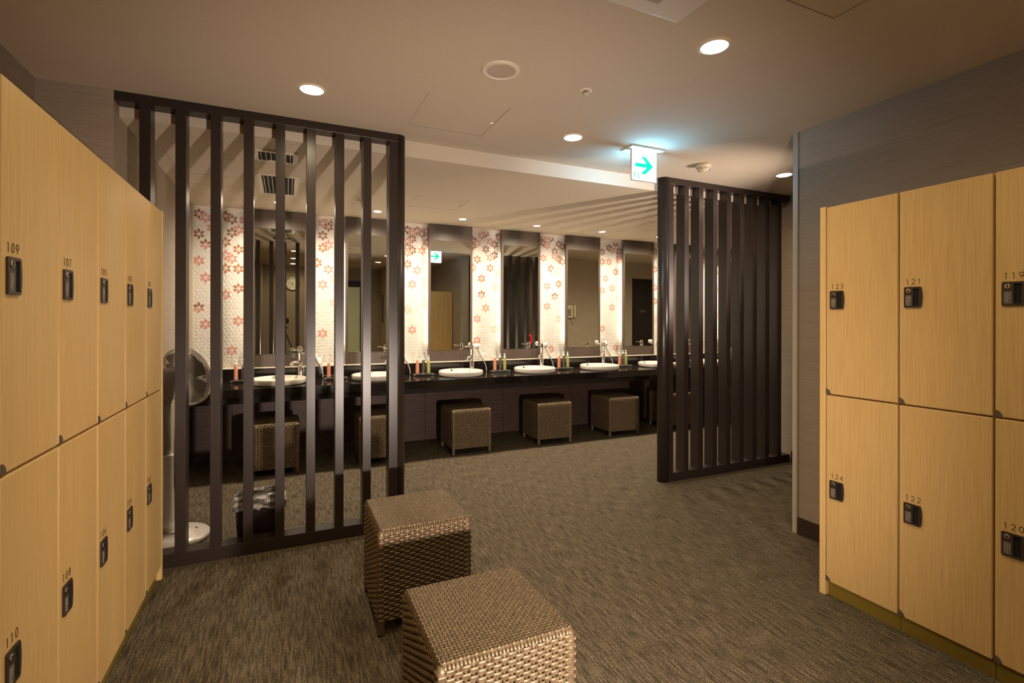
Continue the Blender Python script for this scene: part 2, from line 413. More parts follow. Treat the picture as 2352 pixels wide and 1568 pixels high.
# ------------------------------------------------------------------ counter, ledge, panels under the counter
CZ = .712; CF = 4.545; LY = 5.16; LZ = .832
ct = thing('vanity_counter', (XW, CF, 0), 0, 'long black granite vanity counter running the full width below the mirrors', 'counter')
MB().box(0.001, XE-XW-.001, 0, LY-CF, CZ-.072, CZ).build('worktop', M['granite'], ct, .003)
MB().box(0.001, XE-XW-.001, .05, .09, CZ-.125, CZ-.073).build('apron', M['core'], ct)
MB().box(0.001, XE-XW-.001, LY-CF+.0005, YV-CF-.0067, CZ-.072, LZ-.012).build('backsplash', M['granite'], ct)
MB().box(0.001, XE-XW-.001, LY-CF-.003, YV-CF-.0067, LZ-.0115, LZ).build('ledge_top', M['ledge'], ct, .002)
up = thing('under_counter_panelling', (XW, 5.2, 0), 0, 'row of dark horizontal-grain panels on the wall under the counter', 'wall panel')
seams = [XW] + [1.34+.9*k for k in range(-2, 7) if XW < 1.34+.9*k < XE] + [XE]
for a, b in zip(seams[:-1], seams[1:]):
    MB().box(a-XW+.002, b-XW-.002, .0, .02, .001, CZ-.073).build('panel', M['veneer_h'], up)
MB().box(0.001, XE-XW-.001, .021, .048, .001, CZ-.073).build('backing', M['gap'], up)

# ------------------------------------------------------------------ mirrors
ORD = ['first', 'second', 'third', 'fourth', 'fifth', 'sixth', 'seventh', 'eighth']
MW = .245; MF = 5.165
def mirror(i):
    o = thing('mirror_panel', (cen(i), MF, LZ), 0, f'tall dark veneer panel with inset mirror, {ORD[i]} mirror from the left wall', 'mirror', 'backlit mirror panels along the vanity wall')
    return o
def make_mirror():
    o = mirror(0)
    zt = HL-LZ-.001; g0, g1 = .955-LZ, 2.128-LZ
    mb = MB().box(-MW, MW, .006, .03, .0005, zt)
    mb.box(-MW, -.222, 0, .006, .0005, zt).box(.222, MW, 0, .006, .0005, zt).box(-.222, .222, 0, .006, .0005, g0).box(-.222, .222, 0, .006, g1, zt)
    mb.build('panel', M['veneer'], o)
    MB().box(-.2215, .2215, .003, .0058, g0+.0005, g1-.0005).build('mirror_glass', M['mirror'], o)
    MB().box(-.222, .222, -.002, .003, g0-.005, g0+.0003).build('chrome_edge', M['chrome'], o)
    MB().box(-.15, .15, .031, .084, .05, zt-.05).build('mounting_frame', M['gap'], o)
    for s_ in (-1, 1):
        MB().box(s_*.213-.006, s_*.213+.006, .034, .046, .19, 1.20).build('led_strip', M['led'], o)
    return o
mp0 = make_mirror()
for i in range(1, NST):
    dup(mp0, (cen(i), MF, LZ), label=f'tall dark veneer panel with inset mirror, {ORD[i]} mirror from the left wall')

# ------------------------------------------------------------------ basin, faucet, bottles, dryer
def make_basin():
    o = thing('basin', (cen(0), 4.82, CZ), 0, f'round white basin on the counter, {ORD[0]} from the left wall', 'basin', 'round white basins set on the counter')
    prof = [(.205, 0.0005), (.217, .006), (.224, .012), (.226, .046), (.223, .051), (.217, .0525), (.211, .050), (.205, .040), (.19, .020), (.16, .008), (.10, .004), (.03, .0035)]
    MB().lathe(prof, n=64, capb=True, capt=True).build('bowl', M['porcelain'], o)
    MB().lathe([(.024, .0037), (.022, .008), (.008, .010)], n=20).build('drain', M['chrome'], o)
    MB().lathe([(.011, .0), (.014, .003), (.009, .008)], T_axis((-.04, .196, .034), (0.1, -1, .35)), 14).build('overflow_hole', M['chrome'], o)
    return o
bas = make_basin()
for i in range(1, NST): dup(bas, (cen(i), 4.82, CZ), label=f'round white basin on the counter, {ORD[i]} from the left wall')
def make_faucet():
    o = thing('faucet', (cen(0)+.178, 5.002, CZ), 0, f'tall chrome faucet behind the {ORD[0]} basin from the left wall', 'faucet', 'tall chrome faucets behind the basins')
    MB().lathe([(.025, .0005), (.025, .008), (.0185, .012), (.0185, .235), (.021, .238), (.021, .297), (.0195, .302)], n=24).build('column', M['chrome'], o)
    d = Vector((-.62, -.78, 0)).normalized()
    A = Vector((0, 0, .178)); B = A + d*.125 + Vector((0, 0, -.012))
    MB().tube([A, B], .013, 14).tube([B+Vector((0, 0, .004)) - d*.006, B + Vector((0, 0, -.016)) - d*.004], .011, 12).build('spout', M['chrome'], o)
    MB().tube([Vector((0, 0, .275)), Vector((0, 0, .280)) + Vector((-.085, -.012, .004))], [.0055, .0045], 10).build('lever', M['chrome'], o)
    MB().tube([(.032, .014, .001), (.032, .014, .11)], .0035, 8).lathe([(.006, .105), (.007, .122), (.003, .126)], Matrix.Translation((.032, .014, 0)), 10).build('drain_rod', M['chrome'], o)
    return o
fa = make_faucet()
for i in range(1, NST): dup(fa, (cen(i)+.178, 5.002, CZ), label=f'tall chrome faucet behind the {ORD[i]} basin from the left wall')
TX = [-.352, .415, 1.2495, 2.088, 2.875, 3.70, 4.61, 5.45]
def make_tray():
    o = thing('glass_tray', (TX[0], 5.005, CZ), 0, f'clear glass bottle tray left of the {ORD[0]} basin from the left wall', 'tray', 'glass bottle trays on the counter')
    MB().box(-.105, .105, -.035, .035, .019, .025).build('plate', M['glass'], o, .002)
    for x in (-.092, .092):
        for y in (-.026, .026): MB().lathe([(.006, .0005), (.006, .0185)], Matrix.Translation((x, y, 0)), 10).build('foot', M['chrome'], o)
    return o
tr = make_tray()
for i in range(1, NST): dup(tr, (TX[i], 4.92, CZ), label=f'clear glass bottle tray left of the {ORD[i]} basin from the left wall')
BZ = CZ+.0255
def make_bottle(nm, bm_, desc, dx, grp, liquid=False):
    o = thing(nm, (TX[0]+dx, 5.005, BZ), 0, f'{desc} on the tray left of the {ORD[0]} basin from the left wall', 'bottle', grp)
    MB().lathe([(.015, .0002), (.0185, .002), (.0185, .01), (.0150, .122), (.0125, .130)], n=20).build('bottle_body', bm_, o)
    pm = MB().lathe([(.0118, .1305), (.0118, .148), (.0072, .150), (.0065, .163), (.0072, .164), (.0072, .176), (.004, .178)], n=16)
    pm.box(-.012, .002, -.0035, .0035, .168, .174)
    pm.build('pump_top', M['frost'], o)
    if liquid:
        MB().tube([(0, 0, .004), (.002, 0, .06), (0, 0, .128)], .0018, 6).build('dip_tube', M['white'], o)
    return o
kinds = [('lotion_bottle', M['salmon'], 'salmon pink pump bottle', -.062, 'salmon bottles on the trays', False),
         ('toner_bottle', M['clear'], 'clear pump bottle', -.002, 'clear bottles on the trays', True),
         ('milk_bottle', M['green'], 'pale green pump bottle', .050, 'green bottles on the trays', False)]
for nm, bm_, desc, dx, grp, lq in kinds:
    b0 = make_bottle(nm, bm_, desc, dx, grp, lq)
    for i in range(1, NST): dup(b0, (TX[i]+dx*(.8 if i == 5 else 1), 4.92, BZ), label=f'{desc} on the tray left of the {ORD[i]} basin from the left wall')
def make_dryer():
    o = thing('hair_dryer', (cen(0)+.286, 5.12, CZ), 0, f'white hair dryer hanging right of the {ORD[0]} basin from the left wall', 'hair dryer', 'white hair dryers hanging beside the mirrors')
    hz = .275
    T = T_axis((.0, -.005, hz), (-.55, -.75, .25))
    MB().lathe([(.016, -.045), (.026, -.038), (.032, -.018), (.032, .01), (.028, .03), (.023, .060), (.022, .068)], T, 20).build('barrel', M['white'], o)
    MB().tube([(.012, .0, hz-.02), (.035, -.005, hz-.08), (.060, -.01, hz-.135), (.070, -.012, hz-.155)], [.019, .018, .014, .009], 12).build('handle', M['white'], o)
    MB().tube([(.070+.030*math.sin(t*2.0)*.9, -.012-.02*t, (hz-.155)*(1-t)+.004*t) for t in [q/10 for q in range(11)]], .0030, 8).build('cord', M['white'], o)
    MB().tube([(.0, .100, hz), (.0, .0, hz+.0)], .010, 10).build('wall_holder', M['white'], o)
    return o
dr = make_dryer()
for i in range(1, NST): dup(dr, (cen(i)+.286, 5.12, CZ), label=f'white hair dryer hanging right of the {ORD[i]} basin from the left wall')
# towels and the bright-spot stand-in on the ledge
def towel(x, w_, lab):
    o = thing('folded_towel', (x, 5.205, LZ), 0, lab, 'towel')
    for k in range(3):
        mb = MB(); n = 10; top = []
        for a in range(n+1):
            t = a/n; h = .016*(k+1) + (.026*math.exp(-((t-.35)/.25)**2) if k == 2 else .001*math.sin(9*t+k))
            top.append((-w_/2+w_*t + .003*k, h))
        poly = [(-w_/2+.003*k, .016*k+.001)] + top + [(w_/2+.003*k, .016*k+.001)]
        mb.prism(poly, -.036+.002*k, .036-.002*k, T_axis((0, 0, 0), (0, -1, 0)))
        mb.build('layer', M['towel'], o, .004)
towel(2.03, .17, 'folded white towel on the ledge between the third and fourth mirrors')
towel(3.64, .12, 'thin folded white towel on the ledge between the fifth and sixth mirrors')
o = thing('bright_spot_cup', (.275, 5.20, LZ), 0, 'cup-shaped stand-in for a bright spot on the ledge between the first and second mirrors', 'stand-in')
MB().lathe([(.021, .0005), (.026, .07), (.0245, .07), (.020, .004)], n=20, capt=True).build('cup_shape', mat('bright_spot_white', (.85, .80, .72), .5), o)  # made-up cup shape; its white stands for a small glowing spot
MB().box(.04, .14, -.02, .02, .0005, .018).build('folded_napkin', M['towel'], None, .002).location = (.275, 5.205, LZ)
tag(bpy.data.objects['folded_napkin'], 'small white folded napkin beside the cup-shaped stand-in on the ledge', 'napkin')

# ------------------------------------------------------------------ stools
def make_stool():
    o = thing('rattan_stool', (0, 0, 0), 0, '', 'stool', 'woven bronze rattan cube stools')
    W = .195; H = .423; zb = .058; pit = .0105; N = 36; rw = .0093
    h = .0021
    mb = MB()
    xs = [(-(N-1)/2+k)*pit for k in range(N)]
    def ribbon(pts, nrms, side, wd, th=.0014):
        """flat ribbon with a slightly domed section"""
        sec = [(-wd/2, -th), (-wd*.36, th*.5), (0, th), (wd*.36, th*.5), (wd/2, -th)]
        vs = []
        for p, n in zip(pts, nrms):
            for a, b in sec: vs.append(p + side*a + n*b)
        fs = []
        for i in range(len(pts)-1):
            for k in range(4): fs.append((i*5+k, i*5+k+1, i*5+5+k+1, i*5+5+k))
        mb.add(vs, fs, True)
    R = .017
    def run(k, axis):
        # path: side bottom -> up -> over edge -> top -> other side
        pts = []; nr = []
        side = Vector((0, 1, 0)) if axis == 0 else Vector((-1, 0, 0))
        off = xs[k]
        def put(u, z, nu, nz_, d):
            if axis == 0: p = Vector((u+nu*d, off, z+nz_*d)); n = Vector((nu, 0, nz_))
            else: p = Vector((off, u+nu*d, z+nz_*d)); n = Vector((0, nu, nz_))
            pts.append(p); nr.append(n)
        st = -.0012
        for z in (zb, zb+.1, zb+.2, H-R-.01): put(-W, z, -1, 0, st)
        for q in range(1, 6):
            a = PI/2*q/6; put(-W+R-R*math.cos(a), H-R+R*math.sin(a), -math.cos(a), math.sin(a), st*(1-q/6))
        for j in range(N):
            over = ((j + k) % 2 == 0) if axis == 0 else ((j + k) % 2 == 1)
            for t in (-.22, .22):
                put(xs[j]+t*pit, H, 0, 1, (h if over else -h))
        for q in range(5, 0, -1):
            a = PI/2*q/6; put(W-R+R*math.cos(a), H-R+R*math.sin(a), math.cos(a), math.sin(a), st*(1-q/6))
        for z in (H-R-.01, zb+.2, zb+.1, zb): put(W, z, 1, 0, st)
        if k % 2: pts, nr = pts[3:-3], nr[3:-3]
        ribbon(pts, nr, side, rw)
    for k in range(N):
        run(k, 0); run(k, 1)
    rows = int((H-R-.002-zb)/.0104)
    for sd in range(4):
        a = sd*PI/2; n = Vector((math.cos(a), math.sin(a), 0)); t = Vector((-math.sin(a), math.cos(a), 0))
        for r in range(rows+1):
            z = zb+.006+r*.0104; pts = []; nr = []
            pts.append(n*(W-.003)+t*(-W+.006)+Vector((0, 0, z))); nr.append(n)
            for k in range(0, N, 2):
                over = (k//2+r) % 2 == 0
                for q in ((-1.12, -.8, 0, .8, 1.12) if over else (-.62, 0, .62)):
                    d = ((.0031 if abs(q) < .9 else .0016) if over else -.0022)
                    pts.append(n*(W+d)+t*(xs[k]+q*pit)+Vector((0, 0, z))); nr.append(n)
            pts.append(n*(W-.003)+t*(W-.006)+Vector((0, 0, z))); nr.append(n)
            ribbon(pts, nr, Vector((0, 0, -1)), .0096, .0017)
    mb.build('woven_cover', M['rattan'], o)
    MB().box(-W+.007, W-.007, -W+.007, W-.007, zb, H-.006).build('inner_frame', M['core'], o)
    for sx in (-1, 1):
        for sy in (-1, 1):
            prof = []
            z = .006
            while z < H-.019:
                prof += [(.0145, z), (.0165, z+.0045), (.0145, z+.009)]; z += .0095
            prof += [(.015, H-.016), (.009, H-.004)]
            T = Matrix.Translation((sx*(W-.0125), sy*(W-.0125), 0))
            lg = MB(); lg.lathe(prof, T, 12); lg.build('leg', M['rattan'], o)
            MB().lathe([(.0125, .0003), (.0135, .0055)], T, 12).build('foot_cap', M['black'], o)
    return o
s0 = make_stool()
stools = [(.528, 2.222, 0.0, 'woven bronze cube stool just behind the nearest one, beside the left screen end post'),
          (.528, 1.368, 0.0, 'nearest woven bronze cube stool at the bottom edge of the picture'),
          (-.105, 4.665, 0, 'woven bronze stool under the counter at the first basin from the left wall'),
          (.765, 4.665, 0, 'woven bronze stool under the counter at the second basin from the left wall'),
          (1.607, 4.662, 0, 'woven bronze stool under the counter at the third basin, just right of the left screen'),
          (2.522, 4.672, -.03, 'woven bronze stool under the counter at the fourth basin from the left wall'),
          (3.405, 4.682, -.04, 'woven bronze stool under the counter at the fifth basin from the left wall'),
          (4.245, 4.67, 0, 'woven bronze stool under the counter partly behind the right screen post'),
          (5.10, 4.67, 0, 'woven bronze stool under the counter behind the right screen slats')]
s0.location = (stools[0][0], stools[0][1], 0); s0['label'] = stools[0][3]
for x, y, rz, lab in stools[1:]: dup(s0, (x, y, 0), rz, lab)

# ------------------------------------------------------------------ slatted screens
def screen(name, x0, x1, xpost, side, slats, yf, lab):
    """x0..x1 rail extent, post outer edge xpost, side +1: post at right end"""
    o = thing(name, (0, yf, 0), 0, lab, 'screen', 'dark slatted partition screens')
    D = .094; zt = HC-.001
    MB().box(x0, x1, 0, D, .0005, .07).build('bottom_rail', M['slat'], o, .0015)
    MB().box(x0, x1, 0, D, 2.353, zt).build('top_rail', M['slat'], o, .0015)
    for x in slats:
        MB().box(x, x+.0475, .0005, D-.0005, .0702, 2.3528).build('slat', M['slat'], o, .0012)
    # post: square part and a half round outer end
    px = x1 if side > 0 else x0
    poly = []
    if side > 0:
        xi = px-.053
        MB().box(xi, px-.0005, .0003, D-.0003, .0702, 2.3528).build('inner_post', M['slat'], o, .001)
        a0 = -90; cx_ = xpost-.046
        poly = [(px+.0008, 0.0)] + [(cx_+.046*math.cos(math.radians(a)), D/2+(D/2)*math.sin(math.radians(a))) for a in range(-90, 91, 10)] + [(px+.0008, D)]
    else:
        xi = px+.046
        MB().box(px+.0005, xi, .0003, D-.0003, .0702, 2.3528).build('inner_post', M['slat'], o, .001)
        cx_ = xpost+.046
        poly = [(px-.0008, D)] + [(cx_-.046*math.cos(math.radians(a)), D/2+(D/2)*math.sin(math.radians(a))) for a in range(90, -91, -10)] + [(px-.0008, 0)]
    pb = MB().prism(poly, .0005, zt, sm=True)
    pb.build('rounded_post', M['slat'], o)
    return o
screen('slatted_screen', XW+.001, .612, .662, 1, [-.678, -.5255, -.3695, -.216, -.0605, .0985, .2525, .4065], 3.035, 'dark brown vertical slat screen beside the left lockers')
screen('slatted_screen', 2.734, XC-.009, 2.672, -1, [2.891+.1546*k for k in range(8)], 3.05, 'dark brown vertical slat screen at the right end of the vanity area')

# ------------------------------------------------------------------ lockers
def make_column(nums, sgn):
    """locker column, local frame: front face at x=0 facing +x (sgn +1) ... width along local y from 0 (left seen from front) to .3"""
    o = thing('locker_cabinet', (0, 0, 0), 0, '', 'locker', 'oak lockers')
    Wd = .3
    # local: looking at the front, right is +X, front faces -Y, up Z
    MB().box(0.0005, Wd-.0005, .022, .50, .072, 1.797).build('carcass', M['oak_edge'], o)
    MB().box(0.0005, Wd-.0005, .022, .49, .0005, .0715).build('plinth', M['kick'], o)
    for z0, z1, hz, num in ((.934, 1.795, 1.365, nums[0]), (.071, .928, .499, nums[1])):
        d = MB().box(.003, Wd-.003, 0, .0213, z0, z1).build('door', M['oak'], o, .0035, 2)
        lkb = MB(); lkb.cur = 0
        x0 = .022; x1 = .082; a = hz-.0415; b = hz+.0415
        r = .005
        def rr_(x0, x1, z0, z1, r, bulge=0):
            pts = []
            for cx_, cz_, s0_ in ((x1-r, z0+r, -90), (x1-r, z1-r, 0), (x0+r, z1-r, 90), (x0+r, z0+r, 180)):
                if cx_ > (x0+x1)/2 and s0_ == 0:
                    for q in range(1, 6): pts.append((x1+bulge*math.sin(PI*q/6), z0+r+(z1-z0-2*r)*q/6))
                for q in range(0, 91, 30): pts.append((cx_+r*math.cos(math.radians(s0_+q)), cz_+r*math.sin(math.radians(s0_+q))))
            return pts
        T = T_axis((0, -.0003, 0), (0, -1, 0))
        # frame around the recess
        rx0, rx1, rz0, rz1 = x0+.032, x1-.008, a+.007, b-.007
        lkb.prism(rr_(x0, rx0, a, b, r*.9), 0, .0045, T)
        lkb.prism([(rx0, a), (x1-.004, a), (x1-.001, a+.004), (x1, rz0), (rx0, rz0)], 0, .0045, T)
        lkb.prism([(rx0, rz1), (x1, rz1), (x1-.001, b-.004), (x1-.004, b), (rx0, b)], 0, .0045, T)
        lkb.prism([(rx1, rz0), (x1, rz0)] + [(x1+.003*math.sin(PI*q/6), rz0+(rz1-rz0)*q/6) for q in range(1, 6)] + [(x1, rz1), (rx1, rz1)], 0, .0045, T)
        lkb.cur = 1; lkb.prism([(rx0, rz0), (rx1, rz0), (rx1, rz1), (rx0, rz1)], 0, .0006, T)
        lkb.build('lock_plate', [M['bronze'], M['void']], d)
        kb = MB(); Tk = T_axis((x0+.016, -.0048, b-.016), (0, -1, 0))
        kb.lathe([(.0085, .0), (.0085, .0018), (.0068, .0024)], Tk, 20)
        kb.cur = 1; kb.prism([(-.0013, -.005), (.0013, -.005), (.0013, .002), (-.0013, .002)], .0024, .0028, Tk); kb.lathe([(.0026, .0024), (.0026, .0028)], Tk @ Matrix.Translation((0, .003, 0)), 10)
        kb.build('key_cylinder', [M['brass'], M['void']], d)
        sb = MB(); sb.prism([(x0+.005, a+.007), (x0+.027, a+.007), (x0+.027, a+.050), (x0+.005, a+.050)], .0045, .0049, T)
        sb.cur = 1; rn = random.Random(5)
        for cidx in range(3):
            xx = x0+.022-cidx*.0058
            for rw_ in range(8 - (3 if cidx == 0 else 0 if cidx == 1 else 1)):
                zz = a+.046-rw_*.0046
                sb.prism([(xx-.0016, zz-.0032), (xx+.0016, zz-.0032), (xx+.0016, zz-.002), (xx-.0016, zz-.002)], .0049, .0051, T)
                sb.prism([(xx-.0004, zz-.0036), (xx+.0004, zz-.0036), (xx+.0004, zz), (xx-.0004, zz)], .0049, .0051, T)
        sb.build('instruction_label', [M['labelbg'], M['tinylabel']], d)
        nb = MB(); text_mb(nb, str(num), T_axis((x0+.004, -.0003, b+.0105), (0, -1, 0)), .0205, .0205, .0016)
        nb.build('locker_number', M['ink'], d)
        cb = MB(); Tc = T_axis((.0032, -.0004, z0+.0005), (0, -1, 0))
        cb.prism([(0, 0)] + [(.021*math.cos(math.radians(q)), .024*math.sin(math.radians(q))) for q in range(0, 91, 10)], 0, .0012, Tc)
        cb.build('corner_cap', M['cap'], d)
    return o
def place_col(nums, x, y, rz, lab):
    o = make_column(nums, 1); o.location = (x, y, 0); o.rotation_euler = (0, 0, rz); o['label'] = lab; return o
XL = -.557; XRf = 2.275
# left row: front faces +X. local -Y -> +X : rz = +90deg ; local +X -> +Y
left_nums = [(101, 102), (103, 104), (105, 106), (107, 108), (109, 110), (111, 112), (113, 114)]
for k, nn in enumerate(left_nums):
    y1 = 2.912-.3*k
    place_col(nn, XL, y1-.3, PI/2, f'oak locker column with doors {nn[0]} and {nn[1]} in the left row')
# right row: front faces -X: local -Y -> -X : rz=-90deg ; local +X -> -Y ; column spans from y to y-.3
right_nums = [(123, 124), (121, 122), (119, 120), (117, 118)]
for k, nn in enumerate(right_nums):
    place_col(nn, XRf, 1.4995-.301*k, -PI/2, f'oak locker column with doors {nn[0]} and {nn[1]} in the right row')
box('locker_end_panel', M['oak_edge'], X0+.003, XL+.0005, 2.9125, 2.936, .0005, 1.80, bevel=.002)
tag(bpy.data.objects['locker_end_panel'], 'pale oak end panel closing the left locker row beside the slatted screen', 'end panel')
e2 = box('locker_end_panel', M['oak_edge'], XRf-.0005, XR0-.01, 1.5002, 1.5275, .0005, 1.80, bevel=.002)
tag(e2, 'pale oak end panel closing the right locker row beside locker 123', 'end panel')

# ------------------------------------------------------------------ downlights
def make_down(r, power, z, col):
    o = thing('downlight', (0, 0, z), 0, '', 'ceiling light', 'round recessed downlights')
    MB().lathe([(r+.010, -.0005), (r+.009, -.004), (r+.001, -.005), (r, -.0005)], n=32, capb=False, capt=False).build('trim_ring', M['ledge'], o)
    MB().lathe([(r*.995, -.0035), (r*.995, -.0008)], n=32).build('diffuser', M['disc'], o)
    ld = bpy.data.lights.new('downlight_beam', 'SPOT'); ld.energy = power; ld.color = col; ld.spot_size = math.radians(165); ld.spot_blend = 1.0; ld.shadow_soft_size = .045
    lo = bpy.data.objects.new('downlight_beam', ld); C.objects.link(lo); lo.parent = o; lo.location = (0, 0, -.012)
    return o
def put_down(proto, pts):
    first = True
    for x, y, z, lab in pts:
        if first: proto.location = (x, y, z); proto['label'] = lab; first = False
        else: dup(proto, (x, y, z), label=lab)
put_down(make_down(.053, P_DOWN, HC-.0005, WARM), [
    (.107, 2.623, HC-.0005, 'round ceiling downlight above the left slatted screen'),
    (1.60, 1.521, HC-.0005, 'nearest and largest round downlight, in the locker room ceiling'),
    (1.602, 2.636, HC-.0005, 'round ceiling downlight left of the green exit sign'),
    (3.493, 2.63, HC-.0005, 'round ceiling downlight between the right slatted screen and the right wall edge'),
    (.107, 1.50, HC-.0005, 'round ceiling downlight above the camera tripod, seen in the first mirror'),
    (.107, .45, HC-.0005, 'round ceiling downlight behind the tripod, seen only in the first mirror'),
    (1.60, .50, HC-.0005, 'round ceiling downlight above the right lockers, seen only in the second mirror'),
    (.107, -.50, HC-.0005, 'round ceiling downlight in front of the clock wall, seen only in the mirror')])
vn = ['above the first mirror', 'between the first and second mirrors', 'above the left edge of the third mirror', 'above the right side of the third mirror']
van = [(-.07, 'low ceiling downlight in front of the first mirror, behind the left screen'), (.774, 'low ceiling downlight in front of the second mirror, behind the left screen'),
       (1.617, 'low ceiling downlight in front of the third mirror'), (2.463, 'low ceiling downlight in front of the fourth mirror'),
       (3.308, 'low ceiling downlight in front of the fifth mirror'), (4.15, 'low ceiling downlight behind the right screen post'),
       (4.99, 'low ceiling downlight behind the right screen slats'), (5.83, 'low ceiling downlight at the far right end of the vanity')]
put_down(make_down(.036, P_VAN, HL-.0005, WARM_V), [(x, 4.797, HL-.0005, l) for x, l in van])

# ------------------------------------------------------------------ ceiling fittings
o = thing('ceiling_speaker', (.876, 2.067, HC), 0, 'round ceiling speaker with white rim', 'speaker')
MB().lathe([(.087, -.0005), (.085, -.008), (.066, -.010), (.064, -.003), (.064, -.0005)], n=40, capb=False, capt=False).build('rim', M['ledge'], o)
MB().lathe([(.0635, -.006), (.0635, -.001)], n=40).build('grille', M['plate'], o)
def sprinkler(x, y, z, lab):
    o = thing('sprinkler', (x, y, z), 0, lab, 'sprinkler', 'ceiling sprinkler heads')
    MB().lathe([(.031, -.0005), (.030, -.004), (.016, -.006), (.014, -.001)], n=24, capb=False, capt=False).build('escutcheon', M['ledge'], o)
    MB().lathe([(.012, -.014), (.012, -.001)], n=16).lathe([(.016, -.020), (.016, -.018)], n=16).tube([(.008, 0, -.019), (.010, 0, -.01)], .0015, 6).tube([(-.008, 0, -.019), (-.010, 0, -.01)], .0015, 6).build('head', M['chrome'], o)
sprinkler(1.334, 2.077, HC, 'small sprinkler head in the main ceiling right of the speaker')
sprinkler(.55, 4.35, HL, 'small sprinkler head in the low ceiling behind the left screen')
o = thing('smoke_detector', (2.735, 2.70, HC), 0, 'cream smoke detector on the ceiling right of the exit sign', 'smoke detector')
MB().lathe([(.052, -.0005), (.052, -.026), (.047, -.030)], n=32).build('base', M['cream'], o)
MB().lathe([(.042, -.0305), (.040, -.042), (.026, -.052), (.010, -.056)], n=24).build('sensor_dome', M['cream'], o)
for k in range(10):
    a = k*PI/5
    MB().tube([(.043*math.cos(a), .043*math.sin(a), -.031), (.036*math.cos(a), .036*math.sin(a), -.047)], .0032, 6).build('cage_rib', M['chrome'], o)
# exit sign
o = thing('exit_sign', (2.14, 2.63, HC), 0, 'lit green arrow exit sign hanging from the ceiling', 'exit sign')
MB().box(-.135, .135, -.055, .065, -.012, -.0005).build('ceiling_plate', M['sign_body'], o, .002)
body = MB().box(-.103, .103, -.008, .008, -.212, -.0125).build('housing', M['sign_body'], o, .001)
ARROW = [(.2, .5-.075), (.2, .5+.075), (.575, .5+.075), (.38, .83), (.56, .83), (.90, .5), (.56, .17), (.38, .17), (.575, .5-.075)]
for s_, nm in ((-1, 'front_face'), (1, 'rear_face')):
    f = MB().box(-.0985, .0985, .0083*s_-.0002, .0083*s_+.0002, -.2095, -.015).build(nm, M['sign_w'], o)
    # both faces point to the same real direction (+X)
    mb = MB(); wS, hS = .197, .1945
    def SP(u, v, d=0): return (-.0985+u*wS, s_*(.0088+d), -.2095+v*hS)
    def flat(poly, d=0, mi=0):
        mb.cur = mi; vs = [SP(u, v, d) for u, v in poly]
        mb.add(vs, [tuple(range(len(vs))) if s_ < 0 else tuple(reversed(range(len(vs))))])
    flat([(.115, .44), (.575, .44), (.62, .51), (.575, .585), (.115, .575)])
    flat([(.355, .81), (.575, .585), (.62, .51), (.875, .51), (.545, .81)]); flat([(.335, .21), (.545, .22), (.875, .51), (.62, .51), (.575, .44)])
    # little running figure in a doorway
    if s_ < 0:
        flat([(.065, .07), (.115, .07), (.115, .27), (.065, .27)]); flat([(.235, .04), (.28, .04), (.28, .27), (.235, .27)]); flat([(.115, .255), (.235, .255), (.235, .27), (.115, .27)])
        flat([(.15, .13), (.18, .12), (.205, .20), (.18, .22)]); flat([(.18, .225), (.20, .225), (.20, .245), (.18, .245)]); flat([(.12, .09), (.135, .08), (.165, .13), (.15, .14)])
        flat([(.175, .12), (.19, .125), (.215, .07), (.20, .06)]); flat([(.125, .17), (.13, .185), (.18, .215), (.18, .2)]); flat([(.195, .19), (.2, .2), (.225, .175), (.215, .165)])
    mb.build('arrow_' + ('front' if s_ < 0 else 'rear'), M['sign_g'], o)
# access panels
def hatch(x0, x1, y0, y1, z, lab, lines=()):
    o = thing('access_panel', ((x0+x1)/2, (y0+y1)/2, z), 0, lab, 'access panel')
    a, b = (x1-x0)/2, (y1-y0)/2; t = .0022
    MB().box(-a, a, -b, -b+t, -.0014, -.0004).box(-a, a, b-t, b, -.0014, -.0004).box(-a, -a+t, -b, b, -.0014, -.0004).box(a-t, a, -b, b, -.0014, -.0004).build('frame', M['bead'], o)
    g = MB().box(-a+t, a-t, -b+t, -b+2*t, -.0008, -.0004).box(-a+t, -a+2*t, -b+t, b-t, -.0008, -.0004).box(a-2*t, a-t, -b+t, b-t, -.0008, -.0004).box(-a+t, a-t, b-2*t, b-t, -.0008, -.0004)
    for l in lines: g.box(-a, a, l-(y0+y1)/2-.001, l-(y0+y1)/2+.001, -.0009, -.0004)
    g.build('shadow_gap', M['beadsh'], o)
    MB().lathe([(.008, -.003), (.008, -.0004)], Matrix.Translation((a-.02, 0, 0)), 12).build('latch', M['chrome'], o)
hatch(.633, 1.083, 2.41, 2.86, HC, 'square access panel in the main ceiling below the speaker')
hatch(.975, 1.43, 4.02, 4.458, HL, 'square access panel in the low ceiling in front of the third mirror')
hatch(2.74, 3.19, 4.02, 4.46, HL, 'square access panel in the low ceiling left of the right screen')
hatch(-.69, -.22, 3.652, 4.845, HL, 'long access panel in the low ceiling beside the two vents', lines=(4.098, 4.405))
hatch(1.41, 1.861, .75, 1.20, HC, 'access panel in the ceiling near the top edge of the picture')
# AC cassette
o = thing('air_conditioner', (.93, 1.04, HC), 0, 'white ceiling cassette air conditioner at the top edge of the picture', 'air conditioner')
MB().box(-.40, .40, -.40, .40, -.022, -.0005).build('face_panel', M['white'], o, .012, 4)
MB().box(-.20, .20, -.20, .20, -.027, -.0225).build('intake_grille', M['white'], o, .003)
for a in range(4):
    T = Matrix.Rotation(a*PI/2, 4, 'Z')
    MB().box(-.25, .25, .285, .335, -.0235, -.0222, T).build('air_slot', M['plate'], o)
